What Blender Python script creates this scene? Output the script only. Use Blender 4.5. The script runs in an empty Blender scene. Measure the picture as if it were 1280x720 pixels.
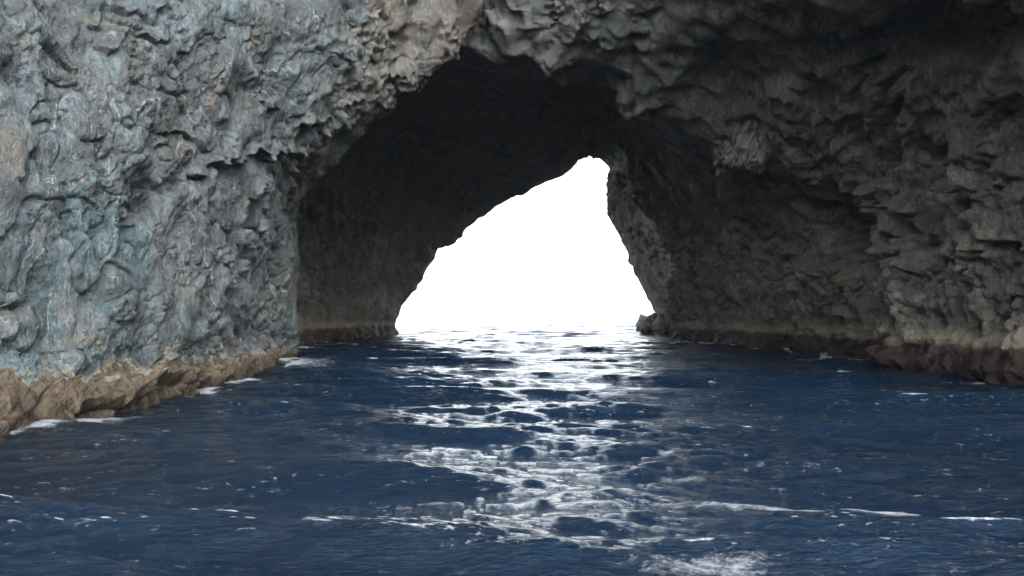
import bpy, math, time
import numpy as np
from math import radians
T0 = time.time()
rng = np.random.default_rng(11)
F32 = np.float32
S = bpy.context.scene
COL = S.collection

# ------------------------------------------------------------------ camera
CAM_H, FPX, HOR = 3.0, 950.0, 396.0
PITCH = math.atan((HOR - 360.0) / FPX)
cd = bpy.data.cameras.new('camera')
cam = bpy.data.objects.new('camera', cd); COL.objects.link(cam)
cam.location = (0, 0, CAM_H)
cam.rotation_euler = (radians(90) + PITCH, 0, 0)
cd.sensor_width = 36.0; cd.lens = 36.0 * FPX / 1280.0
cd.clip_start = 0.1; cd.clip_end = 20000
S.camera = cam
cP, sP = math.cos(PITCH), math.sin(PITCH)

def P(px, py, Y):
    """world point at distance Y ahead, along the direction (px,py) of the 1280x720 survey"""
    x = (px - 640) / FPX; z = (360 - py) / FPX
    fy = cP - z * sP; fz = sP + z * cP
    k = Y / fy
    return (x * k, Y, CAM_H + fz * k)

def proj(V):
    x = V[..., 0]; y = V[..., 1]; z = V[..., 2] - CAM_H
    d = np.maximum(y * cP + z * sP, 0.5)
    u = -y * sP + z * cP
    return 640 + FPX * x / d, 360 - FPX * u / d

# ------------------------------------------------------------------ noise
def make_vol(n, slope, lo, hi, seed):
    r = np.random.default_rng(seed)
    k = np.fft.fftfreq(n) * n
    kz = np.fft.rfftfreq(n) * n
    K = np.sqrt(k[:, None, None]**2 + k[None, :, None]**2 + kz[None, None, :]**2)
    K[0, 0, 0] = 1
    A = K**(-slope) * (K >= lo) * (K <= hi)
    v = np.fft.irfftn(np.fft.rfftn(r.standard_normal((n, n, n))) * A, s=(n, n, n))
    return (v / v.std()).astype(F32)
VN = 128
VOL_F = make_vol(VN, 2.35, 3, 64, 1)     # fractal
VOL_B = make_vol(VN, 1.0, 5, 12, 2)     # one band, for ridges

def samp(vol, q):
    """trilinear periodic lookup; q in tile units"""
    n = vol.shape[0]
    q = (q - np.floor(q)) * n
    i = q.astype(np.int32); f = (q - i).astype(F32)
    i %= n; j = (i + 1) % n
    fl = vol.ravel()
    x0 = i[:, 0] * (n * n); x1 = j[:, 0] * (n * n); y0 = i[:, 1] * n; y1 = j[:, 1] * n; z0 = i[:, 2]; z1 = j[:, 2]
    fx, fy, fz = f[:, 0], f[:, 1], f[:, 2]
    def L(a, b, t): return a + (b - a) * t
    return L(L(L(fl[x0+y0+z0], fl[x0+y0+z1], fz), L(fl[x0+y1+z0], fl[x0+y1+z1], fz), fy),
             L(L(fl[x1+y0+z0], fl[x1+y0+z1], fz), L(fl[x1+y1+z0], fl[x1+y1+z1], fz), fy), fx)

def fbm(p, size, off=0.0):
    """size = metres of the largest features"""
    return samp(VOL_F, p.astype(np.float64) / (size * 3.0) + off)
def band(p, size, off=0.0):
    return samp(VOL_B, p.astype(np.float64) / (size * 7.0) + off)

def _h(ix, iy, iz, s):
    h = (ix * 73856093) ^ (iy * 19349663) ^ (iz * 83492791) ^ (s * 2654435)
    h = (h ^ (h >> 13)) * 1274126177 & 0x7fffffff
    return ((h ^ (h >> 16)) & 0xffff).astype(F32) / F32(65535.0)

def facets(p, size, seed):
    """cellular rock blocks: every cell is a tilted plane with its own step; returns plane height (about -1..1) and edge distance"""
    q = (p / size).astype(F32)
    c = np.floor(q).astype(np.int64)
    n = len(q)
    f1 = np.full(n, 9, F32); f2 = np.full(n, 9, F32)
    hv = np.zeros(n, F32)
    for dx in (-1, 0, 1):
        for dy in (-1, 0, 1):
            for dz in (-1, 0, 1):
                ix = c[:, 0] + dx; iy = c[:, 1] + dy; iz = c[:, 2] + dz
                a = _h(ix, iy, iz, seed); b = _h(ix, iy, iz, seed + 1); d_ = _h(ix, iy, iz, seed + 2)
                rx = q[:, 0] - (ix + a); ry = q[:, 1] - (iy + b); rz = q[:, 2] - (iz + d_)
                d = rx * rx + ry * ry + rz * rz
                m = d < f1
                f2 = np.where(m, f1, np.minimum(f2, d)); 
                # the plane: gradients reuse the hashes
                pl = (b - .5) * 1.3 * rx + (d_ - .5) * 1.3 * ry + (a - .5) * 1.3 * rz + ((a * 7.31 + b * 3.77 + d_ * 5.13) % 1.0 - .5) * .5
                hv = np.where(m, pl, hv)
                f1 = np.where(m, d, f1)
    return hv, np.sqrt(f2) - np.sqrt(f1)

_R1 = np.random.default_rng(99).uniform(-1, 1, 4096).astype(F32)
def fold(p, dirs, lam, seed, bite=.72):
    """folded planes: straight-edged ramps and breaks across each direction, the way jointed rock splits"""
    out = np.zeros(len(p), F32)
    for k, (d, wgt) in enumerate(dirs):
        d = np.array(d, float); d /= np.linalg.norm(d)
        t = (p @ d) / lam + seed * 17.3 + k * 311.7
        i = np.floor(t).astype(np.int64); f = (t - i)
        f = np.minimum(f / bite, 1 - (f - bite) / (1 - bite) * .0) if bite < 1 else f
        a = _R1[i % 4096]; b = _R1[(i + 1) % 4096]
        out += wgt * (a + (b - a) * np.clip(f, 0, 1))
    return out

def sstep(a, b, x):
    t = np.clip((x - a) / (b - a), 0, 1)
    return t * t * (3 - 2 * t)

# ------------------------------------------------------------------ surfaces from control grids
def axis(n_ctrl, counts):
    """parameter values: counts[i] samples between control i and i+1"""
    out = []
    for i in range(n_ctrl - 1):
        out.append(i + np.arange(counts[i]) / counts[i])
    out.append(np.array([n_ctrl - 1.0]))
    return np.concatenate(out)

def catmull(C, t):
    """C (n, m, 3) along axis 0, at parameters t"""
    n = C.shape[0]
    i = np.clip(np.floor(t).astype(int), 0, n - 2); f = (t - i)[:, None, None]
    def g(k): return C[np.clip(i + k, 0, n - 1)]
    p0, p1, p2, p3 = g(-1), g(0), g(1), g(2)
    r = 0.42
    m1 = (p2 - p0) * r; m2 = (p3 - p1) * r
    f2 = f * f; f3 = f2 * f
    return (2*f3 - 3*f2 + 1) * p1 + (f3 - 2*f2 + f) * m1 + (-2*f3 + 3*f2) * p2 + (f3 - f2) * m2

def surface(C, ta, tb):
    C = np.array(C, dtype=np.float64)
    G = catmull(C, ta)
    G = catmull(G.transpose(1, 0, 2), tb).transpose(1, 0, 2)
    return G

def normals(G, flip=1):
    du = np.gradient(G, axis=0); dv = np.gradient(G, axis=1)
    n = np.cross(du, dv); n /= np.linalg.norm(n, axis=-1, keepdims=True) + 1e-9
    return n * flip

def seg_dist(px, py, pts):
    """distance in survey units to a polyline, and which side"""
    best = np.full(px.shape, 1e9, F32)
    for (a, b), (c, d) in zip(pts[:-1], pts[1:]):
        vx, vy = c - a, d - b
        t = np.clip(((px - a) * vx + (py - b) * vy) / (vx * vx + vy * vy), 0, 1)
        best = np.minimum(best, np.hypot(px - a - t * vx, py - b - t * vy))
    return best

def sculpt(G, N, feats, scale=1.0):
    """carves (-) or builds out (+) along polylines / blobs surveyed on the rock"""
    px, py = proj(G)
    wob = band(G.reshape(-1, 3), 2.2, .31).reshape(px.shape)
    wob2 = band(G.reshape(-1, 3), 0.8, .61).reshape(px.shape)
    wx = px + wob * 7 + wob2 * 2.5; wy = py + band(G.reshape(-1, 3), 2.2, .77).reshape(px.shape) * 7 + wob2 * 2
    D = np.zeros(px.shape)
    for f in feats:
        kind = f[0]
        if kind == 'line':
            _, pts, w, dep = f
            d = seg_dist(wx, wy, pts)
            D += dep * np.exp(-(d / w) ** 2)
        elif kind == 'ledge':     # asymmetric: steps out above the line, falls away below it
            _, pts, w, dep = f
            d = seg_dist(wx, wy, pts)
            ax = np.interp(wx, [p[0] for p in pts], [p[1] for p in pts])
            inx = (wx > pts[0][0] - w) & (wx < pts[-1][0] + w)
            s = wy - ax
            D += dep * np.exp(-(d / w) ** 2) * np.where(s < 0, .8, -1.0) * sstep(0, 2.5, np.abs(s))
        elif kind == 'blob':
            _, cx, cy, rx, ry, ang, dep, pw = f
            a = radians(ang); x = wx - cx; y = wy - cy
            u = (x * math.cos(a) + y * math.sin(a)) / rx; v = (-x * math.sin(a) + y * math.cos(a)) / ry
            D += dep * np.exp(-(u * u + v * v) ** pw)
    return D

# ------------------------------------------------------------------ tagging helpers
def tag(o, label=None, cat=None, kind=None, group=None):
    if label: o['label'] = label
    if cat: o['category'] = cat
    if kind: o['kind'] = kind
    if group: o['group'] = group
    return o

def mesh_obj(name, V, quads, mat, parent=None, attrs=None, smooth=True, tris=None):
    used = np.unique(quads)
    remap = np.zeros(len(V), np.int32); remap[used] = np.arange(len(used))
    q = remap[quads]; v = V[used]
    me = bpy.data.meshes.new(name)
    k = quads.shape[1]
    me.vertices.add(len(v)); me.vertices.foreach_set('co', v.astype(F32).ravel())
    me.loops.add(q.size); me.loops.foreach_set('vertex_index', q.astype(np.int32).ravel())
    me.polygons.add(len(q)); me.polygons.foreach_set('loop_start', (np.arange(len(q)) * k).astype(np.int32))
    me.update(calc_edges=True)
    me.polygons.foreach_set('use_smooth', np.full(len(q), smooth))
    if attrs:
        for nme, arr in attrs.items():
            a = me.attributes.new(nme, 'FLOAT', 'POINT'); a.data.foreach_set('value', arr[used].astype(F32))
    me.materials.append(mat)
    me.validate()
    o = bpy.data.objects.new(name, me); COL.objects.link(o)
    if parent: o.parent = parent
    return o

def grid_quads(na, nb):
    i = np.arange(na - 1)[:, None] * nb + np.arange(nb - 1)[None, :]
    return np.stack([i, i + nb, i + nb + 1, i + 1], -1).reshape(-1, 4)

# ------------------------------------------------------------------ materials
class NT:
    def __init__(s, name):
        s.m = bpy.data.materials.new(name); s.m.use_nodes = True
        s.t = s.m.node_tree; s.t.nodes.clear()
        s.out = s.t.nodes.new('ShaderNodeOutputMaterial')
        s.geo = s.t.nodes.new('ShaderNodeNewGeometry')
        s.pos = s.geo.outputs['Position']
    def n(s, typ, **kw):
        nd = s.t.nodes.new(typ)
        for k, v in kw.items(): setattr(nd, k, v)
        return nd
    def lk(s, a, b): s.t.links.new(a, b)
    def put(s, sock, v):
        if isinstance(v, bpy.types.NodeSocket): s.lk(v, sock)
        elif isinstance(v, (tuple, list)) and len(v) == 3 and sock.type == 'RGBA': sock.default_value = (*v, 1)
        else: sock.default_value = v
    def math(s, op, a, b=0.0, c=0.0, clamp=False):
        nd = s.n('ShaderNodeMath', operation=op, use_clamp=clamp)
        s.put(nd.inputs[0], a); s.put(nd.inputs[1], b); s.put(nd.inputs[2], c)
        return nd.outputs[0]
    def mapr(s, v, a, b, c=0.0, d=1.0, smooth=True):
        nd = s.n('ShaderNodeMapRange', interpolation_type='SMOOTHSTEP' if smooth else 'LINEAR')
        for i, x in enumerate((v, a, b, c, d)): s.put(nd.inputs[i], x)
        return nd.outputs[0]
    def mix(s, f, a, b, blend='MIX'):
        nd = s.n('ShaderNodeMix', data_type='RGBA', blend_type=blend)
        s.put(nd.inputs['Factor'], f) if False else s.put(nd.inputs[0], f)
        s.put(nd.inputs[6], a); s.put(nd.inputs[7], b)
        return nd.outputs[2]
    def vmul(s, v, sc, rot=(0, 0, 0), loc=(0, 0, 0)):
        nd = s.n('ShaderNodeMapping'); s.put(nd.inputs[0], v)
        nd.inputs['Scale'].default_value = sc; nd.inputs['Rotation'].default_value = rot; nd.inputs['Location'].default_value = loc
        return nd.outputs[0]
    def noise(s, v, scale, detail=6, rough=.6, dist=0.0, lac=2.0, col=False):
        nd = s.n('ShaderNodeTexNoise'); s.put(nd.inputs['Vector'], v)
        nd.inputs['Scale'].default_value = scale; nd.inputs['Detail'].default_value = detail
        nd.inputs['Roughness'].default_value = rough; nd.inputs['Distortion'].default_value = dist
        nd.inputs['Lacunarity'].default_value = lac
        return nd.outputs['Color' if col else 'Fac']
    def attr(s, name):
        return s.n('ShaderNodeAttribute', attribute_name=name).outputs['Fac']
    def vein(s, v, scale, w, detail=4, rough=.55, dist=.6):
        nf = s.noise(v, scale, detail, rough, dist)
        return s.mapr(s.math('ABSOLUTE', s.math('SUBTRACT', nf, .5)), 0.0, w, 1.0, 0.0)

def rock_material():
    N = NT('cave_rock')
    pos = N.pos
    left = N.attr('zone')        # 1 = blue grey schist of the outer cliff, 0 = brown grey of the cave
    pale = N.attr('pale')
    tide = N.attr('tide')        # stained band above the water
    tan = N.attr('tan')
    fol = N.vmul(pos, (1, 1, .55), (0, radians(28), 0))     # foliation
    big = N.noise(pos, .16, 5, .6, .4)
    med = N.noise(fol, .9, 6, .68, .8)
    fin = N.noise(fol, 5.5, 5, .72, .5)
    ultra = N.noise(pos, 30, 2, .7)
    # outer cliff
    c = N.mix(N.mapr(N.noise(pos, .07, 4, .6, .8), .42, .58), (.108, .160, .172), (.125, .136, .142))
    c = N.mix(N.mapr(med, .42, .66), c, N.mix(N.mapr(big, .4, .6), (.215, .285, .30), (.235, .243, .252)))
    c = N.mix(N.math('MULTIPLY', N.mapr(N.noise(pos, .33, 6, .65, 1.0), .52, .64), .75), c, (.235, .215, .175))
    c = N.mix(N.math('MULTIPLY', N.mapr(fin, .38, .50, 1, 0), .55), c, (.070, .082, .092))
    c = N.mix(N.math('MULTIPLY', N.mapr(N.noise(fol, 2.4, 7, .7, 1.2), .58, .70), .55), c, (.40, .44, .46))
    c = N.mix(N.math('MULTIPLY', N.attr('slate'), N.mapr(N.noise(pos, .45, 5, .65), .36, .56)), c, N.mix(N.mapr(med, .4, .66), (.085, .095, .098), (.185, .200, .205)))
    vmask = N.mapr(N.noise(pos, .22, 3, .5), .46, .60)
    v1 = N.math('MULTIPLY', N.vein(N.vmul(pos, (1, 1, .5)), .40, .007, 1.5, .5, .1), vmask)
    v2 = N.math('MULTIPLY', N.vein(N.vmul(pos, (1, 1, .45), (0, radians(20), 0), (7, 3, 1)), .9, .008, 1.5, .5, .1), N.mapr(N.noise(pos, .5, 3), .52, .62))
    v = N.math('MAXIMUM', v1, v2)
    blot = N.mapr(N.math('ADD', N.noise(pos, .75, 6, .7, 1.5), N.math('MULTIPLY', vmask, .06)), .70, .76)
    v = N.math('MULTIPLY', N.math('MAXIMUM', v, blot), N.mapr(fin, .3, .6, .35, 1))
    c = N.mix(N.math('MULTIPLY', v, .75), c, (.55, .56, .55))
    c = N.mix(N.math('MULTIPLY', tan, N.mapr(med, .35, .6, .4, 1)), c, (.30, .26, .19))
    # cave rock
    r = N.mix(N.mapr(big, .40, .60), (.190, .172, .142), (.125, .128, .122))
    r = N.mix(N.mapr(med, .44, .66), r, (.30, .275, .225))
    r = N.mix(N.math('MULTIPLY', N.mapr(N.noise(pos, .12, 4, .6, .5), .50, .62), .6), r, (.235, .18, .135))
    r = N.mix(N.math('MULTIPLY', N.mapr(fin, .36, .50, 1, 0), .6), r, (.065, .058, .052))
    r = N.mix(N.math('MULTIPLY', N.mapr(N.noise(fol, 3.0, 6, .7, 1.0), .60, .72), .45), r, (.27, .26, .23))
    c = N.mix(left, r, c)
    c = N.mix(N.math('MULTIPLY', pale, N.mapr(fin, .32, .6, .45, 1)), c, (.42, .40, .36))
    # tide stain: ochre on the outer cliff, maroon in the cave
    streak = N.noise(N.vmul(pos, (1, 1, .35)), 2.2, 4, .7, .8)
    oc = N.mix(N.mapr(streak, .38, .62), (.095, .075, .054), (.20, .160, .108))
    oc = N.mix(N.mapr(fin, .36, .52, .75, 0), oc, (.075, .048, .036))
    mr = N.mix(N.mapr(streak, .40, .64), (.034, .021, .020), (.085, .052, .047))
    tc = N.mix(left, mr, oc)
    c = N.mix(tide, c, tc)
    cream = N.attr('cream')
    c = N.mix(N.math('MULTIPLY', cream, N.mapr(streak, .34, .56, .35, .95)), c, (.40, .345, .24))
    wet = N.attr('wet')
    c = N.mix(N.math('MULTIPLY', wet, .55), c, (.03, .022, .02))
    c = N.mix(N.math('MULTIPLY', N.mapr(ultra, .35, .65, 0, 1), .35), c, N.mix(.5, c, (0, 0, 0)))
    b = N.n('ShaderNodeBsdfPrincipled'); N.put(b.inputs['Base Color'], c)
    rg = N.mapr(fin, .35, .65, .62, .9)
    rg = N.math('SUBTRACT', rg, N.math('MULTIPLY', wet, .45))
    N.put(b.inputs['Roughness'], rg)
    b.inputs['Specular IOR Level'].default_value = .35
    # relief too small for the mesh
    wp = N.n('ShaderNodeVectorMath', operation='MULTIPLY_ADD')
    N.lk(N.noise(fol, 2.2, 3, .6, col=True), wp.inputs[0]); wp.inputs[1].default_value = (.5, .5, .5); N.lk(fol, wp.inputs[2])
    def cells(sc):
        vo = N.n('ShaderNodeTexVoronoi', feature='F1'); N.lk(wp.outputs[0], vo.inputs['Vector']); vo.inputs['Scale'].default_value = sc
        sp_ = N.n('ShaderNodeSeparateColor'); N.lk(vo.outputs['Color'], sp_.inputs[0]); return N.math('SUBTRACT', sp_.outputs[0], N.math('MULTIPLY', vo.outputs['Distance'], .6))
    h = N.math('ADD', N.math('MULTIPLY', fin, .13), N.math('MULTIPLY', ultra, .020))
    h = N.math('ADD', h, N.math('ADD', N.math('MULTIPLY', cells(3.2), .030), N.math('MULTIPLY', cells(9.0), .011)))
    cr = N.vein(fol, 2.6, .02, 3, .6, 1.2)
    h = N.math('SUBTRACT', h, N.math('MULTIPLY', cr, .03))
    bp = N.n('ShaderNodeBump'); bp.inputs['Distance'].default_value = 2.4; bp.inputs['Strength'].default_value = 1
    N.put(bp.inputs['Height'], h); N.lk(bp.outputs[0], b.inputs['Normal'])
    N.lk(b.outputs[0], N.out.inputs[0])
    return N.m

def water_material():
    N = NT('sea_water')
    pos = N.pos
    foam_a = N.attr('foam')
    sh = N.attr('shore_tint')
    # foam lace
    lace = N.noise(N.vmul(pos, (1, 1.5, 1)), 1.7, 9, .72, 1.4)
    lace2 = N.noise(N.vmul(pos, (1, 1.6, 1)), 7.0, 6, .75, .8)
    th = N.math('ADD', N.math('MULTIPLY', lace, .65), N.math('MULTIPLY', lace2, .35))
    f = N.mapr(N.math('ADD', th, foam_a), .85, 1.08)
    fl = N.math('MULTIPLY', N.mapr(N.noise(N.vmul(pos, (1, 1.9, 1)), 3.2, 6, .72, .5), .595, .68), N.mapr(N.noise(pos, .45, 3), .43, .60))
    f = N.math('MAXIMUM', f, fl)
    f = N.math('MULTIPLY', f, N.mapr(N.noise(N.vmul(pos, (1, 1.4, 1)), 13, 5, .8, .6), .38, .56, .35, .95))
    body = N.mix(N.mapr(N.noise(pos, .1, 3), .4, .6), (.0001, .0080, .0215), (.0002, .0120, .031))
    body = N.mix(sh, body, (.004, .007, .010))
    col = N.mix(f, body, (.62, .68, .74))
    b = N.n('ShaderNodeBsdfPrincipled'); N.put(b.inputs['Base Color'], col)
    N.put(b.inputs['Roughness'], N.mapr(f, 0, 1, .035, .75, False))
    b.inputs['IOR'].default_value = 1.333
    r1 = N.noise(N.vmul(pos, (.75, 1.4, 1), (0, 0, radians(10))), 2.6, 8, .68, .4)
    r2 = N.noise(N.vmul(pos, (.5, 1.5, 1), (0, 0, radians(-16))), 9.0, 5, .66, .4)
    rr = N.math('SUBTRACT', 1.0, N.math('ABSOLUTE', N.math('MULTIPLY', N.math('SUBTRACT', r1, .5), 4.0)))
    h = N.math('ADD', N.math('MULTIPLY', r1, .085), N.math('MULTIPLY', rr, .014))
    h = N.math('ADD', h, N.math('ADD', N.math('MULTIPLY', r2, .055), N.math('MULTIPLY', N.noise(pos, 24, 3, .6), .014)))
    h = N.math('ADD', h, N.math('MULTIPLY', f, .05))
    bp = N.n('ShaderNodeBump'); bp.inputs['Distance'].default_value = 1.1; bp.inputs['Strength'].default_value = 1
    N.put(bp.inputs['Height'], h); N.lk(bp.outputs[0], b.inputs['Normal'])
    N.lk(b.outputs[0], N.out.inputs[0])
    return N.m

ROCK = rock_material(); WATER = water_material()

# ------------------------------------------------------------------ rock displacement shared by all rock
def rock_disp(V, amp_big, amp_mid, amp_fine, seed=5, tilt=32, stretch=.55, rr=.30, dirs=None):
    """V (n,3) -> metres along the normal, plus an edge mask"""
    a = radians(tilt)
    R = np.array([[math.cos(a), 0, math.sin(a)], [0, 1, 0], [-math.sin(a), 0, math.cos(a)]])
    Q = V @ R.T
    w = np.stack([band(V, 3.0, .1), band(V, 3.0, .4), band(V, 3.0, .7)], -1)
    w2 = np.stack([band(V, .7, .15), band(V, .7, .45), band(V, .7, .75)], -1)
    Q = Q + w * .32 + w2 * .05
    A = Q * np.array([1, 1, stretch])
    h1, e1 = facets(A, 3.6, seed)
    h2, e2 = facets(A + 11.3, 1.15, seed + 3)
    h3, e3 = facets(A * np.array([1, 1, 1.0]) + 5.1, .42, seed + 6)
    rough = .35 + .9 * sstep(-.9, 1.1, fbm(V, 5.0, .85) + .5 * band(V, 2.0, .05))      # smooth slabs against broken ground
    h0, e0 = facets(A * .9 + w * 1.2 + 3.3, 9.5, seed + 9)
    d = amp_big * (.7 * h1 - .35 * np.exp(-e1 / .06)) + amp_big * (2.0 * h0 - .6 * np.exp(-e0 / .03))
    d += amp_mid * rough * (.6 * h2 - .35 * np.exp(-e2 / .09))
    amp_fine = amp_fine * rough
    d += amp_fine * (1.0 * h3)
    d += amp_big * .55 * fbm(V, 7.0, .2)
    rid = 1 - np.abs(band(Q * np.array([1, 1, .5]), .9, .33)) 
    d += amp_mid * rr * rid * rough
    if dirs:
        g = sstep(-.8, .8, fbm(V, 4.0, .12)); wl_ = w * .25 + w2 * .03
        d += amp_big * 1.15 * fold(V + w * .5, dirs, 3.4, seed)
        d += amp_mid * 1.5 * fold(V + wl_, dirs, 1.15, seed + 1) * (.5 + g)
        d += amp_mid * .75 * fold(V + wl_ * .6, dirs[::-1], .45, seed + 2) * (1.4 - g)
        d += amp_fine * 1.1 * fold(V + w2 * .03, dirs, .2, seed + 3)
    rid2 = 1 - np.abs(band(Q * np.array([1, 1, .6]), .28, .53))
    d += amp_fine * .55 * rid2
    d += amp_fine * .6 * fbm(V, .5, .6)
    return d

# ------------------------------------------------------------------ LAYER A: outer cliff on the left and its brow
W = -3.0
def w3(x, y, z): return (x, y, z)
def under(p, k=1.0): return (p[0] - .5, p[1], W)
def col(*pts):
    b = pts[0]
    return [(b[0] - .2, b[1], W)] + list(pts)
A = [
 col(w3(-60,-70,0), w3(-60,-70,2), w3(-62,-70,9), w3(-63,-70,16), w3(-66,-70,25), w3(-70,-70,35), w3(-80,-70,50), w3(-110,-60,60)),
 col(w3(-16,-14,0), w3(-16.5,-14,2), w3(-17,-14,6), w3(-18,-14,10), w3(-20,-13,16), w3(-23,-12,24), w3(-32,-8,38), w3(-80,0,56)),
 col(w3(-13.6,6,0), w3(-14.2,6,1.6), w3(-14.6,6.5,4), w3(-15,7,7), w3(-15.8,8,11), w3(-17.5,9,17), w3(-25,14,33), w3(-75,24,54)),
 col(P(0,540,19.8), P(0,462,21.0), P(0,330,21.6), P(0,230,22.2), P(0,110,23.2), P(0,-30,24.6), P(-60,-420,31), w3(-70,38,54)),
 col(P(100,522,22.6), P(102,462,23.9), P(106,330,24.9), P(108,230,25.6), P(108,110,26.6), P(106,-30,28.0), P(60,-420,34), w3(-65,46,54)),
 col(P(200,500,27.4), P(203,452,28.8), P(207,330,29.8), P(210,230,30.4), P(218,110,31.2), P(225,-30,32.6), P(190,-400,38), w3(-60,54,54)),
 col(P(280,478,34.7), P(284,443,36.0), P(288,330,36.6), P(294,230,36.8), P(312,110,37.4), P(330,-30,39.0), P(320,-360,44), w3(-52,62,54)),
 col(P(330,462,43.0), P(331,437,44.0), P(333,330,43.8), P(340,235,43.2), P(395,112,43.0), P(435,-30,44.5), P(440,-320,49), w3(-40,68,54)),
 col(P(352,452,51.0), P(356,430,51.5), P(358,330,50.5), P(366,238,49.0), P(455,112,47.5), P(520,-10,48.5), P(530,-280,52), w3(-25,72,54)),
 col(P(363,447,56.0), P(367,425,56.5), P(371,330,55.5), P(378,250,54.0), P(482,128,51.5), P(578,45,51.5), P(598,-250,54), w3(-12,76,54)),
 col(P(357,440,62.0), P(362,422,62.5), P(364,330,61.5), P(366,240,60.0), P(468,105,57.0), P(588,-10,56.5), P(640,-220,58), w3(0,78,54)),
 col(P(330,438,68.0), P(330,420,68.0), P(330,320,67.0), P(335,200,66.0), P(440,60,64.0), P(580,-80,63.0), P(680,-200,64), w3(10,80,54)),
]
ta = axis(12, [6, 14, 40, 150, 150, 150, 130, 110, 60, 24, 12])
tb = axis(9, [20, 95, 130, 120, 125, 130, 50, 10])
GA = surface(A, ta, tb)
NA = normals(GA, 1)
if NA[len(ta)//2, 100, 0] < 0: NA = -NA
FA = [
 ('ledge', [(255,212),(300,196),(355,190),(372,205)], 13, .55),
 ('line',  [(372,205),(368,240),(362,262)], 9, -.6),
 ('line',  [(170,290),(210,240),(262,205)], 7, -.35),
 ('line',  [(0,395),(30,372),(50,345)], 6, -.45),
 ('line',  [(0,228),(24,216),(30,205)], 6, -.4),
 ('ledge', [(128,15),(165,16),(200,8)], 10, .22),
 ('ledge', [(140,52),(170,58),(205,46)], 8, .2),
 ('line',  [(195,120),(212,112),(232,122),(238,150)], 5, -.3),
 ('line',  [(110,230),(140,180),(160,150),(178,140)], 6, -.22),
 ('ledge', [(200,180),(240,170),(262,180)], 8, .2),
 ('line',  [(365,300),(350,330),(345,380),(330,430)], 8, -.35),
 ('line',  [(248,420),(280,360),(310,310),(335,270)], 9, .35),
 ('line',  [(90,315),(120,290),(150,250)], 6, -.2),
 ('ledge', [(390,150),(430,140),(470,110),(520,90)], 10, .7),
 ('line',  [(420,100),(445,60),(460,20),(470,-20)], 8, .5),
 ('line',  [(490,80),(510,40),(520,0)], 8, -.5),
 ('line',  [(556,60),(566,20),(570,-30)], 6, .5),
 # the undercut band at the waterline and its blocks
 ('line',  [(108,470),(118,500),(112,525)], 7, -.55),
 ('line',  [(62,480),(52,505),(60,535)], 5, -.3),
 ('ledge', [(112,506),(150,494),(190,480),(225,470)], 9, .5),
 ('line',  [(205,455),(214,475),(206,500)], 4, -.35),
 ('line',  [(250,452),(246,470),(238,492)], 3.5, -.35),
 ('line',  [(292,448),(286,462),(280,474)], 3, -.3),
]
DA = sculpt(GA, NA, FA)
VA = GA.reshape(-1, 3); nA = NA.reshape(-1, 3)
DA = DA.ravel() + np.repeat(1 - .25 * sstep(7.2, 8.6, ta), len(tb)) * rock_disp(VA, .25, .080, .032, 5, 36, .42, .12, [((.2,-.60,.75),1.0),((.3,.75,.45),.7),((.2,.95,-.25),.6),((.1,.1,1),.5),((.8,-.5,.3),.5)])
# swelling of the tide band
zA = VA[:, 2]
DA += .15 * np.exp(-((zA - .6) / .55) ** 2) + .12 * fbm(VA, 1.6, .9) * (zA < 2)
PA = VA + nA * DA[:, None]
pxA, pyA = proj(VA)
def tide_height(V, base, off):
    return base + .20 * fbm(V * np.array([1, 1, .15]), 3.0, off) + .09 * fbm(V, .6, off + .2)
thA = tide_height(PA, np.interp(VA[:, 1], [18, 30, 50, 56], [1.4, 1.15, .85, .7]), .3)
zA = PA[:, 2]
attrA = {
 'zone': np.clip(1.0 - .75 * sstep(430, 560, pxA) - .0, 0, 1),
 'tide': 1 - sstep(-.06, .06, zA - thA),
 'pale': np.zeros(len(VA)),
 'cream': .7 * np.exp(-((zA - thA - .04) / .07) ** 2),
 'wet': 1 - sstep(.05, .60, zA + .12 * fbm(PA, 1.0, .5)),
 'slate': sstep(150, 330, pxA + .55 * (pyA - 250) + 60 * fbm(VA, 5.0, .77)) * sstep(520, 400, pxA) * .0 + sstep(-60, 60, (pxA - 215) + .35 * (pyA - 200) + 45 * fbm(VA, 4.0, .77)) * .8,
 'tan': np.clip(1.2 * np.exp(-(seg_dist(pxA + 14 * band(VA, 1.6, .2), pyA, [(480,-40),(470,60),(440,120),(395,195),(385,235)]) / 18) ** 2) * sstep(-.2, .9, band(VA, .8, .9) + .5), 0, .85),
}
sea_arch = bpy.data.objects.new('sea_arch', None); COL.objects.link(sea_arch)
tag(sea_arch, 'huge sea arch of veined grey rock with a tunnel opening to white daylight', 'sea arch')
qA = grid_quads(len(ta), len(tb))
fz = (zA - thA)[qA].mean(1)
cliff = mesh_obj('cliff_face', PA, qA[fz >= 0], ROCK, sea_arch, attrA)
tag(cliff, 'blue grey cliff face with white quartz veins left of the tunnel')
t = mesh_obj('tide_band', PA, qA[fz < 0], ROCK, cliff, attrA)
tag(t, 'ochre brown stained band along the foot of the blue grey cliff')
print('A', len(PA), round(time.time() - T0, 1))

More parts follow.
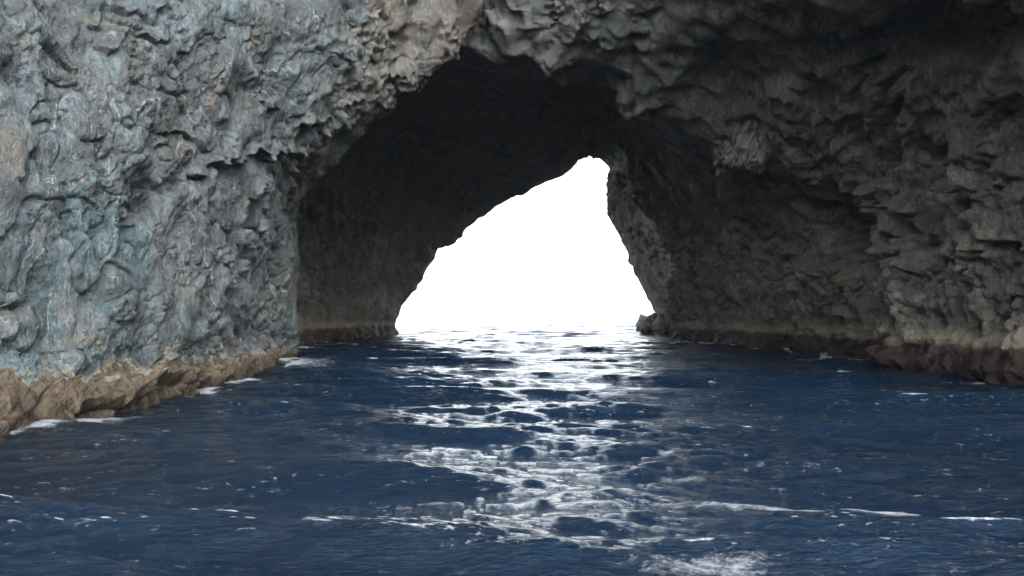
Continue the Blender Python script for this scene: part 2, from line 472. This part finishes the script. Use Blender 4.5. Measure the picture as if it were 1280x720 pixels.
# ------------------------------------------------------------------ LAYER B: tunnel, roof and right wall
def ring(*p):
    a = p[0]; z = p[-1]
    return [(a[0] - .3, a[1], W)] + list(p) + [(z[0] + .3, z[1], W)]
B = [
 # far outer face and top (seen only from outside)
 ring(w3(-95,60,0),w3(-95,62,10),w3(-92,64,25),w3(-80,66,45),w3(-45,68,58),w3(-15,70,60),w3(5,70,60),w3(30,66,58),w3(60,62,50),w3(85,60,35),w3(98,58,15),w3(100,56,0)),
 ring(w3(-85,126,0),w3(-85,126,10),w3(-80,126,25),w3(-65,126,40),w3(-35,126,50),w3(-5,126,54),w3(10,126,54),w3(25,126,52),w3(50,128,44),w3(70,130,30),w3(85,132,14),w3(88,132,0)),
 ring(w3(-34,132,0),w3(-34,132,8),w3(-30,132,18),w3(-20,132,27),w3(-8,132,34),w3(6,134,38),w3(18,136,38),w3(28,138,34),w3(34,140,26),w3(38,141,16),w3(40,142,8),w3(42,142,0)),
 # R0 mouth to the sea
 ring(P(486,418.9,124),P(500,380,124),P(537,322,124),P(588,281,124),P(643,245,125),P(706,214,126),P(738,196,127),P(767,213,130),P(767,262,132),P(789,325,133),P(812,378,134),P(836,417,135)),
 ring(P(474,420,116),P(486,372,116),P(508,300,116),P(558,252,116),P(615,222,116),P(695,212,116),P(737,180,117),P(778,205,119),P(792,258,120),P(822,315,121),P(848,368,121),P(872,419,121)),
 ring(P(430,423,105),P(438,368,105),P(458,280,105),P(508,200,105),P(585,160,105),P(680,165,105),P(736,140,105),P(785,198,107),P(806,262,108),P(848,318,108),P(862,370,108),P(872,422,108)),
 ring(P(402,426,95),P(402,360,95),P(420,270,95),P(470,180,95),P(560,125,95),P(660,125,95),P(735,108,94),P(788,185,94),P(818,268,94),P(846,330,95),P(842,380,95.5),P(849,425.8,95)),
 ring(P(374,434,75),P(366,350,75),P(370,250,75),P(420,150,75),P(530,96,75),P(640,84,75),P(738,76,74),P(800,158,74),P(856,238,75),P(892,305,76),P(910,370,76),P(930,433,77)),
 ring(P(300,446,58),P(296,350,58),P(300,230,60),P(390,90,62),P(520,58,62),P(606,80,59),P(738,86,57),P(815,146,58),P(892,205,60),P(965,280,63),P(985,360,63),P(1002,440,64)),
 ring(P(280,450,52),P(280,340,54),P(290,200,58),P(380,50,60),P(510,10,60),P(588,46,56),P(738,50,52),P(860,100,52),P(960,165,53),P(1035,250,54),P(1058,350,53),P(1078,450,53)),
 ring(P(240,455,50),P(240,340,52),P(260,170,56),P(360,0,60),P(500,-60,60),P(582,-15,56),P(740,-10,50),P(890,40,47),P(1015,110,47),P(1100,205,47),P(1118,330,46),P(1128,459,45.5)),
 ring(P(200,455,50),P(200,330,52),P(230,140,56),P(330,-60,60),P(480,-130,60),P(590,-110,55),P(745,-80,49),P(930,-10,42),P(1080,70,40.5),P(1180,190,40),P(1195,320,40),P(1205,469,39.5)),
 ring(P(160,455,50),P(160,320,52),P(200,110,56),P(300,-120,60),P(460,-220,60),P(590,-210,55),P(760,-180,49),P(990,-70,36),P(1180,20,34.5),P(1285,170,34),P(1300,320,34.5),P(1300,477,35)),
 ring(P(160,455,50),P(160,320,52),P(180,80,56),P(280,-200,60),P(440,-330,60),P(590,-330,56),P(800,-270,46),P(1080,-230,28),P(1330,-80,24),P(1470,120,26),P(1520,320,27),P(1530,506,26)),
 ring(w3(-40,50,0),w3(-42,52,10),w3(-44,56,22),w3(-42,62,38),w3(-25,63,46),w3(-6,60,48),w3(6,46,38),w3(15,18,26),w3(30,6,21),w3(34,4,13),w3(31,12,6),w3(30,10,0)),
 ring(w3(-55,52,0),w3(-56,55,12),w3(-56,58,28),w3(-50,64,45),w3(-28,66,52),w3(-6,66,55),w3(8,58,52),w3(20,36,42),w3(46,4,32),w3(54,-4,18),w3(52,-6,8),w3(50,-8,0)),
]
ra = axis(16, [6, 8, 20, 60, 60, 60, 110, 130, 110, 120, 130, 110, 60, 12, 6])
rb = axis(14, [10, 50, 50, 60, 70, 80, 90, 110, 120, 120, 110, 110, 14])
GB = surface(B, ra, rb)
NB = normals(GB, 1)
mid = GB[len(ra)//2, -60]
if NB[len(ra)//2, -60, 0] > 0: NB = -NB
FB = [
 # hollow with its hard right edge, and the crack down to the water
 ('blob', 1055,296,46,40,24,-5.5,1.4),
 ('blob', 1010,262,45,14,22,-.8,1.2),
 ('line', [(1085,262),(1112,300),(1124,350),(1122,410),(1126,460)], 9, -2.0),
 ('line', [(1104,250),(1128,292),(1142,330),(1142,400),(1140,452)], 11, 1.2),
 ('blob', 1190,203,20,24,0,-2.0,1.5),
 ('line', [(1132,290),(1162,308),(1196,306)], 9, -1.3),
 ('ledge', [(1190,335),(1225,318),(1262,308),(1300,300)], 9, .6),
 ('blob', 1262,140,30,16,-10,-1.2,1.2),
 ('line', [(1085,90),(1140,70),(1215,52),(1290,50)], 18, -1.6),
 ('blob', 1160,40,95,24,-6,-2.0,1.3),
 ('blob', 905,108,62,38,20,-2.0,1.3),
 ('blob', 1010,60,60,18,10,-1.0,1.3),
 ('blob', 980,120,26,20,0,1.5,1.3),
 ('blob', 930,188,34,22,-8,1.3,1.6),
 ('line', [(880,212),(940,238),(1000,232)], 8, -.4),
 # fluted columns
 ('line', [(1000,140),(1000,185),(1003,215)], 6, .7), ('line', [(1012,150),(1014,190),(1016,220)], 3, -.8),
 ('line', [(1028,135),(1030,180),(1030,218)], 8, .9), ('line', [(1047,130),(1048,170),(1050,200)], 3.5, -.9),
 ('line', [(1062,125),(1062,165),(1066,215)], 8, .9), ('line', [(1084,110),(1084,150),(1082,180)], 3, -.8),
 ('line', [(1100,95),(1100,130),(1098,170)], 9, .9), ('line', [(1128,80),(1130,120),(1126,165)], 7, -1.2),
 ('line', [(1150,85),(1150,130),(1152,170)], 9, .8), ('line', [(1172,215),(1170,250),(1178,300)], 4, -.8),
 ('ledge', [(1035,226),(1070,230),(1105,243),(1140,268)], 11, 1.1),
 ('line', [(1225,215),(1222,260),(1230,300)], 5, -.6),
 ('line', [(1253,205),(1252,240),(1262,300)], 5, .5),
 # right wall further in
 ('line', [(815,250),(850,300),(880,330)], 6, .9), ('line', [(800,290),(830,320),(850,345)], 5, -.9),
 ('line', [(905,270),(960,315),(1000,340)], 8, -.8),
 ('line', [(980,310),(988,340),(984,358)], 7, .6),
 ('line', [(868,330),(880,322),(905,330),(920,352)], 4, -.5),
 ('line', [(870,385),(868,350),(880,332)], 4, -.5),
 ('line', [(1020,370),(1022,390),(1030,405)], 3, -.4), ('line', [(1045,385),(1050,400),(1054,410)], 4, -.5),
 # brow over the tunnel
 ('line', [(594,30),(590,10),(588,-20),(585,-60)], 10, -.5),
 ('line', [(616,20),(650,60),(690,88),(720,90)], 8, .8),
 ('line', [(690,70),(715,45),(745,15),(760,-20)], 6, .9), ('line', [(670,80),(672,40),(690,0)], 7, -.9),
 ('line', [(745,62),(770,40),(772,15)], 5, .7), ('line', [(640,-10),(655,20),(668,50)], 6, .6),
 ('line', [(790,90),(800,50),(830,10)], 9, -1.2),
 ('blob', 800,126,18,10,20,1.6,1.5),
 # rib in the dark vault
 ('line', [(690,95),(716,140),(722,180)], 9, 1.5),
 ('blob', 748,150,22,40,10,-2.5,1.4),
 # left inner wall
 ('blob', 566,301,9,8,0,1.1,1.5), ('blob', 596,268,11,9,0,-1.1,1.5), ('blob', 522,342,8,9,0,.8,1.5), ('blob', 545,311,9,8,0,-.9,1.5), ('blob', 660,247,12,7,0,.7,1.5),
 ('line', [(409,424),(408,395),(403,365),(396,345)], 3, -1.0),
 ('line', [(420,350),(440,300),(480,260)], 8, .5),
]
DB = sculpt(GB, NB, FB)
VB = GB.reshape(-1, 3); nB = NB.reshape(-1, 3)
far = sstep(70, 120, VB[:, 1])
DB0 = DB.ravel() + rock_disp(VB, .46, .15, .045, 25, 8, .55, .1, [((.25,.95,.08),1.0),((.1,.25,.97),.75),((.3,-.7,.6),.6),((.9,.3,.1),.6),((.2,.7,.65),.5)]) * (1 - .4 * sstep(90, 122, VB[:, 1])) * (1 - .45 * sstep(.2, .8, -nB[:, 2]))
def blur(D, r):
    for ax in (0, 1):
        c = np.cumsum(np.pad(D, [(r + 1, r) if a == ax else (0, 0) for a in (0, 1)], mode='edge'), axis=ax)
        D = (c[2*r+1:] - c[:-2*r-1]) / (2*r+1) if ax == 0 else (c[:, 2*r+1:] - c[:, :-2*r-1]) / (2*r+1)
    return D
D2_ = DB0.reshape(GB.shape[:2]); sm = blur(blur(D2_, 5), 4); sm2 = blur(D2_, 3)
kk = sstep(.15, .6, -NB[..., 2]) * sstep(40, 48, GB[..., 1])                      # the roof is water-worn and rounder
kf = sstep(100, 116, GB[..., 1]) * .3
DB = (D2_ + (sm - D2_) * kk * .7)
DB = (DB + (sm2 - DB) * kf).ravel()
# vertical fluting on the steep right wall
flw = VB * np.array([1, 1, .22])
DB += (.34 * (1 - np.abs(band(flw, 1.6, .2))) + .13 * (1 - np.abs(band(flw, .6, .6)))) * sstep(4, 10, VB[:, 0]) * (1 - sstep(.1, .55, np.abs(nB[:, 2])))
zB = VB[:, 2]
DB += .5 * np.exp(-((zB - .5) / .7) ** 2)
PB = VB + nB * DB[:, None]
pxB, pyB = proj(VB)
zB = PB[:, 2]
thB = .35 * tide_height(PB, 0, .6) + ( np.interp(VB[:, 1], [25, 50, 95, 125], [1.55, 1.5, 1.6, 1.6]))
flow_d = np.hypot((pxB + 3 * band(VB, 1.5, .1) - 930) / 36, (pyB + 6 * band(VB * np.array([1, 1, .2]), .8, .3) - 190) / 22)
flow = 1 - sstep(.85, 1.05, flow_d)
pale = .25 * sstep(108, 118, VB[:, 1]) * (pxB > 700) * sstep(-1.2, 1.0, band(VB, 2.5, .2))  # paler colour near the exit stands in for sunlight on the buttress
pale = np.maximum(pale, .85 * flow); pale = np.maximum(pale, 1 * .5 * (1 - sstep(.6, 1.1, np.hypot((pxB - 992) / 22, (pyB - 112) / 22))))
pale = np.maximum(pale, .5 * (1 - sstep(.6, 1.1, np.hypot((pxB - 800) / 22, (pyB - 122) / 10))))
# drapery flutes of the flowstone
PB += nB * (flow * .55 * (1 - np.abs(band(VB * np.array([1, 1, .1]), .55, .8))))[:, None]
attrB = {
 'zone': .15 * (1 - sstep(600, 900, pxB)) + .6 * sstep(1000, 780, pxB + 25 * fbm(VB, 5.0, .3)) * sstep(72, 60, VB[:, 1]),
 'tide': 1 - sstep(-.08, .08, zB - thB),
 'pale': pale,
 'cream': 1.0 * np.exp(-((zB - thB - .42) / .38) ** 2) * (VB[:, 1] < 122),
 'wet': .8 - .8 * sstep(.2, .9, zB + .15 * fbm(PB, 1.0, .5)),
 'tan': 1.0 * sstep(100, 112, VB[:, 1]) * (pxB > 700), 'slate': sstep(72, 60, VB[:, 1]) * 1.0,  # tan towards the exit paints warm sunlight into the buttress colour
}
qB = grid_quads(len(ra), len(rb))
ca = (np.arange(len(ra)) [:-1, None] + 0 * np.arange(len(rb) - 1)[None, :]).reshape(-1)
pa = ra[ca]                                  # ring parameter per face
cb = (0 * np.arange(len(ra) - 1)[:, None] + np.arange(len(rb) - 1)[None, :]).reshape(-1)
pb = rb[cb]
jit = .12 * fbm(PB[qB[:, 0]], 4.0, .4)
fzB = (zB - thB)[qB].mean(1)
fl = flow[qB].mean(1) > .5
outer = pa < 2.6
buttress = (pa >= 2.6) & (pa + jit < 5.4) & (pb + jit > 7.2) & ~outer
rest = ~outer & ~buttress & ~fl
leftw = rest & (pb + jit < 4.6)
brow = rest & (pb + jit >= 4.6) & (pb + jit < 8.2)
rightw = rest & (pb + jit >= 8.2)
def part(name, mask, label, band_label=None, pname='tide_band'):
    up = mask & (fzB >= 0) if band_label else mask
    o = mesh_obj(name, PB, qB[up], ROCK, sea_arch, attrB); tag(o, label)
    if band_label:
        t = mesh_obj(pname, PB, qB[mask & (fzB < 0)], ROCK, o, attrB); tag(t, band_label)
    return o
part('outer_rock', outer, 'rugged upper and seaward flanks of the rock')
part('buttress', buttress, 'brown rock edge with painted sunlight at the right of the tunnel exit')
part('inner_wall', leftw, 'dark grey left wall inside the tunnel', 'dark stained band at the foot of the left tunnel wall')
part('roof', brow, 'dark craggy roof and brow over the tunnel')
rw = part('side_wall', rightw, 'brown grey fluted wall right of the tunnel', 'maroon stained band at the foot of the right wall')
fo = mesh_obj('flowstone', PB, qB[fl & ~outer], ROCK, rw, attrB); tag(fo, 'pale fluted flowstone patch on the right wall')
print('B', len(PB), round(time.time() - T0, 1))

# ------------------------------------------------------------------ boulders at the exit
def ico(sub):
    import bmesh
    bm = bmesh.new(); bmesh.ops.create_icosphere(bm, subdivisions=sub, radius=1.0)
    v = np.array([x.co[:] for x in bm.verts]); f = np.array([[x.index for x in p.verts] for p in bm.faces]); bm.free()
    return v, f
IV, IF = ico(6)
def boulder(name, loc, r, rz, seed, label, cat='boulder', pale_=0.0):
    V = IV * np.array(r)
    c, s = math.cos(rz), math.sin(rz)
    V = V @ np.array([[c, s, 0], [-s, c, 0], [0, 0, 1]])
    Wd = V + np.array(loc) + seed * 13.7
    n = IV
    m = min(r)
    h, e = facets(Wd, m * .9, seed); h2, e2 = facets(Wd, m * .3, seed + 2)
    V = V + n * (m * (.30 * h + .10 * h2 + .10 * fbm(Wd, m)))[:, None]
    z = V[:, 2] + loc[2]
    at = {'zone': np.zeros(len(V)), 'tide': 1 - sstep(.7, 1.1, z + .2 * fbm(Wd, 1.0)), 'pale': np.full(len(V), pale_), 'slate': np.zeros(len(V)),
          'cream': np.zeros(len(V)), 'wet': 1 - sstep(.2, .6, z), 'tan': np.full(len(V), .8)}
    o = mesh_obj(name, V, IF, ROCK, None, at); o.location = loc
    tag(o, label, cat)
    return o
def on(px, Y, z): 
    p = P(px, 400, Y); return (p[0], Y, z)
boulder('boulder', on(817, 127, .2), (2.2, 2.3, 3.2), .3, 61, 'rounded brown boulder in the water at the right end of the tunnel exit')
boulder('boulder', on(833, 124, .2), (2.1, 2.1, 3.6), 1.0, 74, 'taller dark boulder wedged between the rounded boulder and right tunnel wall')
boulder('sea_rock', on(806, 158, .2), (1.7, 1.9, 3.0), .5, 83, 'small pointed grey rock just behind and left of the rounded brown boulder', 'rock', .6)

# ------------------------------------------------------------------ the sea
wr = np.random.default_rng(7)
# radii: fine near the camera, growing outwards
q = 1.0040
rad = [0.6]
while rad[-1] < 6.0: rad.append(rad[-1] + .03)
while rad[-1] < 260: rad.append(rad[-1] * q)
while rad[-1] < 2600: rad.append(rad[-1] * 1.04)
rad = np.array(rad)
a1 = np.linspace(-42, 42, 1400)
a0 = np.linspace(-180, -43, 60)[:-1]; a2 = np.linspace(43, 180, 60)[1:]
ang = np.radians(np.concatenate([a0, a1, a2]))
Rr, Aa = np.meshgrid(rad, ang, indexing='ij')
X = (Rr * np.sin(Aa)).astype(F32); Y = (Rr * np.cos(Aa)).astype(F32)
sp = np.where(Rr < 260, np.maximum(Rr * .0024, .035), np.gradient(rad)[:, None] * np.ones_like(Aa)) # sample spacing
Z = np.zeros_like(X); DX = np.zeros_like(X); DY = np.zeros_like(X); J = np.zeros_like(X)
gust = .85 + .3 * samp(VOL_F, np.stack([X.ravel() / 60, Y.ravel() / 60, 0 * X.ravel() + .3], -1)).reshape(X.shape).clip(-1.5, 1.5)
comps = []
for lo, hi, n_, spread, slope in ((4.0, 9.5, 18, .30, .108), (1.3, 4.0, 40, .50, .108), (.16, 1.3, 120, .60, .155)):
    L_ = np.exp(wr.uniform(math.log(lo), math.log(hi), n_))
    a_ = L_ * np.exp(wr.normal(0, .35, n_))
    sl = math.sqrt(((2 * math.pi / L_ * a_) ** 2).sum() / 2)
    for l, a in zip(L_, a_ * slope / sl):
        comps.append((l, a, radians(264) + wr.normal(0, spread)))
for l, amp, th in comps:
    k = 2 * math.pi / l
    kx, ky = k * math.cos(th), k * math.sin(th)
    ph = (kx * X + ky * Y + wr.random() * 6.283).astype(F32)
    fade = np.clip((l / (np.maximum(sp, Rr * .0042) if l < .8 else sp) - 2.0) / 3.0, 0, 1).astype(F32) * (gust if l < 5 else 1)
    s_, c_ = np.sin(ph), np.cos(ph)
    Z += amp * fade * s_
    ch = 1.8 if l > 1.3 else 1.2
    DX += ch * amp * fade * c_ * math.cos(th); DY += ch * amp * fade * c_ * math.sin(th)
    J += ch * amp * k * fade * s_
print('sea z std', Z[:900].std(), 'J std', J[:900].std())
near = sstep(.5, 3.0, np.hypot(X, Y))
Xs, Ys = X + DX, Y + DY
# foam where crests fold, and where swell meets rock
Pw = np.stack([Xs.ravel(), Ys.ravel(), 0 * Xs.ravel()], -1)
js = J.std()
crest = sstep(1.3, 2.9, J / js)
patch = samp(VOL_F, np.stack([Pw[:, 0] / 42, Pw[:, 1] / 30, Pw[:, 2] + .6], -1)).reshape(X.shape)
foam = .56 * crest * (.45 + .75 * sstep(-1.0, 1.2, samp(VOL_F, np.stack([Pw[:, 0] / 9, Pw[:, 1] / 7, Pw[:, 2] + .33], -1)).reshape(X.shape))) + .15 * sstep(.2, 2.0, patch)
wl = np.vstack([PA[np.abs(PA[:, 2]) < .12], PB[np.abs(PB[:, 2]) < .12]])[:, :2]
wl = wl[(wl[:, 0] > -45) & (wl[:, 0] < 60) & (wl[:, 1] > -20) & (wl[:, 1] < 150)]
wl = np.unique(np.round(wl / .35).astype(int), axis=0) * .35
gx = np.arange(-46, 62, .4); gy = np.arange(-22, 152, .4)
GX, GY = np.meshgrid(gx, gy, indexing='ij'); D2 = np.full(GX.shape, 1e9)
for cx in range(0, len(gx), 6):              # distance to the real waterline of the rock, in blocks
    b = wl[np.abs(wl[:, 0] - gx[min(cx + 3, len(gx) - 1)]) < 9]
    if len(b):
        g = GX[cx:cx+6, :, None]; h_ = GY[cx:cx+6, :, None]
        D2[cx:cx+6] = ((g - b[:, 0]) ** 2 + (h_ - b[:, 1]) ** 2).min(-1)
D2 = np.sqrt(D2)
ix = np.clip((Xs + 46) / .4, 0, len(gx) - 1.001); iy = np.clip((Ys + 22) / .4, 0, len(gy) - 1.001)
i0 = ix.astype(int); j0 = iy.astype(int); fx_ = ix - i0; fy_ = iy - j0
dW = (D2[i0, j0] * (1 - fx_) + D2[i0 + 1, j0] * fx_) * (1 - fy_) + (D2[i0, j0 + 1] * (1 - fx_) + D2[i0 + 1, j0 + 1] * fx_) * fy_
dW = np.where((Xs < -46) | (Xs > 61) | (Ys < -22) | (Ys > 151), 99, dW)
wash = samp(VOL_F, np.stack([Pw[:, 0] / 14, Pw[:, 1] / 14, Pw[:, 2] + .1], -1)).reshape(X.shape)
foam += .46 * np.exp(-(dW / 1.1) ** 2) * sstep(-.9, .9, wash) + .10 * np.exp(-dW / 4.0) * sstep(0, 1.5, wash)
# a few places where the photograph shows it stronger
def spot(px, py, rx, ry, k, rot=0):
    Yp = CAM_H * FPX / (py - HOR); Xp = (px - 640) / FPX * Yp
    x = Xs - Xp; y = Ys - Yp; c, s = math.cos(rot), math.sin(rot)
    return k * np.exp(-(((x * c + y * s) / rx) ** 2 + ((-x * s + y * c) / ry) ** 2))
foam += spot(395,452,3.2,3.5,.36) + spot(372,437,3.0,3.0,.25) + spot(850,428,2.0,3.0,.35) + spot(1210,470,1.6,1.0,.3)
foam += spot(900,628,3.0,.55,.40,.05) + spot(1040,640,1.6,.8,.30) + spot(940,690,2.2,.5,.28) + spot(480,560,2.0,.4,.2) + spot(1115,636,.45,.2,.36) + spot(1080,560,1.8,.35,.3,.2) + spot(1180,566,.9,.5,.4)
foam += spot(860,700,1.3,.5,.26) + spot(1180,705,.9,.5,.30) + spot(230,615,1.2,.5,.25,-.4) + spot(60,690,1.5,.4,.28,.4) + spot(125,660,.5,.4,.35)
foam += spot(980,505,4,.7,.25) + spot(1090,488,3,.8,.28) + spot(420,585,2.5,.5,.22)
shore_tint = np.exp(-dW / 2.2) * .8 * (Xs < 0) * (Ys < 45)  # darker, less blue water beside the left cliff
Vs = np.stack([Xs, Ys, Z - .05], -1).reshape(-1, 3)
qs = grid_quads(len(rad), len(ang))
inner = len(Vs)
Vs = np.vstack([Vs, [[0, 0, 0]]])
sea = mesh_obj('sea', Vs, qs[:, ::-1], WATER, None, {'foam': np.append(foam.ravel(), 0), 'shore_tint': np.append(shore_tint.ravel(), 0)})
tag(sea, 'choppy deep blue sea water flecked with foam, running through the arch', 'sea', 'structure')
print('sea', len(Vs), round(time.time() - T0, 1))

# ------------------------------------------------------------------ haze volume, added to veil the opening and lift the dark vault
hx, hy, h0_, h1_ = 2900, 2900, -4.2, 75.0
hv = np.array([[x, y, z] for z in (h0_, h1_) for y in (-hy, hy) for x in (-hx, hx)], float)
hq = np.array([[0,2,3,1],[4,5,7,6],[0,1,5,4],[2,6,7,3],[0,4,6,2],[1,3,7,5]])
HZ = bpy.data.materials.new('veil_haze'); HZ.use_nodes = True; HZ.node_tree.nodes.clear()
ho = HZ.node_tree.nodes.new('ShaderNodeOutputMaterial'); hp = HZ.node_tree.nodes.new('ShaderNodeVolumePrincipled')
hp.inputs['Density'].default_value = .00035; hp.inputs['Color'].default_value = (.88, .93, 1, 1); hp.inputs['Anisotropy'].default_value = .55
HZ.node_tree.links.new(hp.outputs[0], ho.inputs['Volume'])
tag(mesh_obj('haze', hv, hq, HZ, smooth=False), 'thin haze added around the arch to veil the opening and lift the dark vault', 'haze', 'stuff')

# ------------------------------------------------------------------ light
w = bpy.data.worlds.new('World'); S.world = w; w.use_nodes = True
nt = w.node_tree; bg = nt.nodes['Background']
sky = nt.nodes.new('ShaderNodeTexSky'); sky.sky_type = 'NISHITA'; sky.sun_disc = False
SUN_EL, SUN_AZ = radians(31), radians(162)       # veiled sun low behind the camera
sky.sun_elevation = SUN_EL; sky.sun_rotation = SUN_AZ
sky.air_density = 1.0; sky.dust_density = 1.0; sky.ozone_density = 1.0
hs = nt.nodes.new('ShaderNodeHueSaturation'); hs.inputs['Saturation'].default_value = .30   # thin bright overcast veil
nt.links.new(sky.outputs[0], hs.inputs['Color']); nt.links.new(hs.outputs[0], bg.inputs[0]); bg.inputs[1].default_value = .15
sd = bpy.data.lights.new('sun', 'SUN'); sd.energy = .75; sd.angle = radians(45); sd.color = (1, .97, .93)
so = bpy.data.objects.new('sun', sd); COL.objects.link(so)
from mathutils import Vector
dirv = Vector((math.sin(SUN_AZ) * math.cos(SUN_EL), math.cos(SUN_AZ) * math.cos(SUN_EL), math.sin(SUN_EL)))
so.rotation_euler = dirv.to_track_quat('Z', 'Y').to_euler(); so.location = dirv * 300

S.view_settings.view_transform = 'Standard'; S.view_settings.look = 'None'
S.view_settings.exposure = 2.4; S.view_settings.gamma = 1.0; S.view_settings.use_curve_mapping = False
S.cycles.use_denoising = True
S.cycles.use_adaptive_sampling = True; S.cycles.adaptive_threshold = .03
S.cycles.max_bounces = 5; S.cycles.diffuse_bounces = 3; S.cycles.glossy_bounces = 3
S.cycles.caustics_reflective = False; S.cycles.caustics_refractive = False
S.cycles.sample_clamp_indirect = 4.0
print('done', round(time.time() - T0, 1))
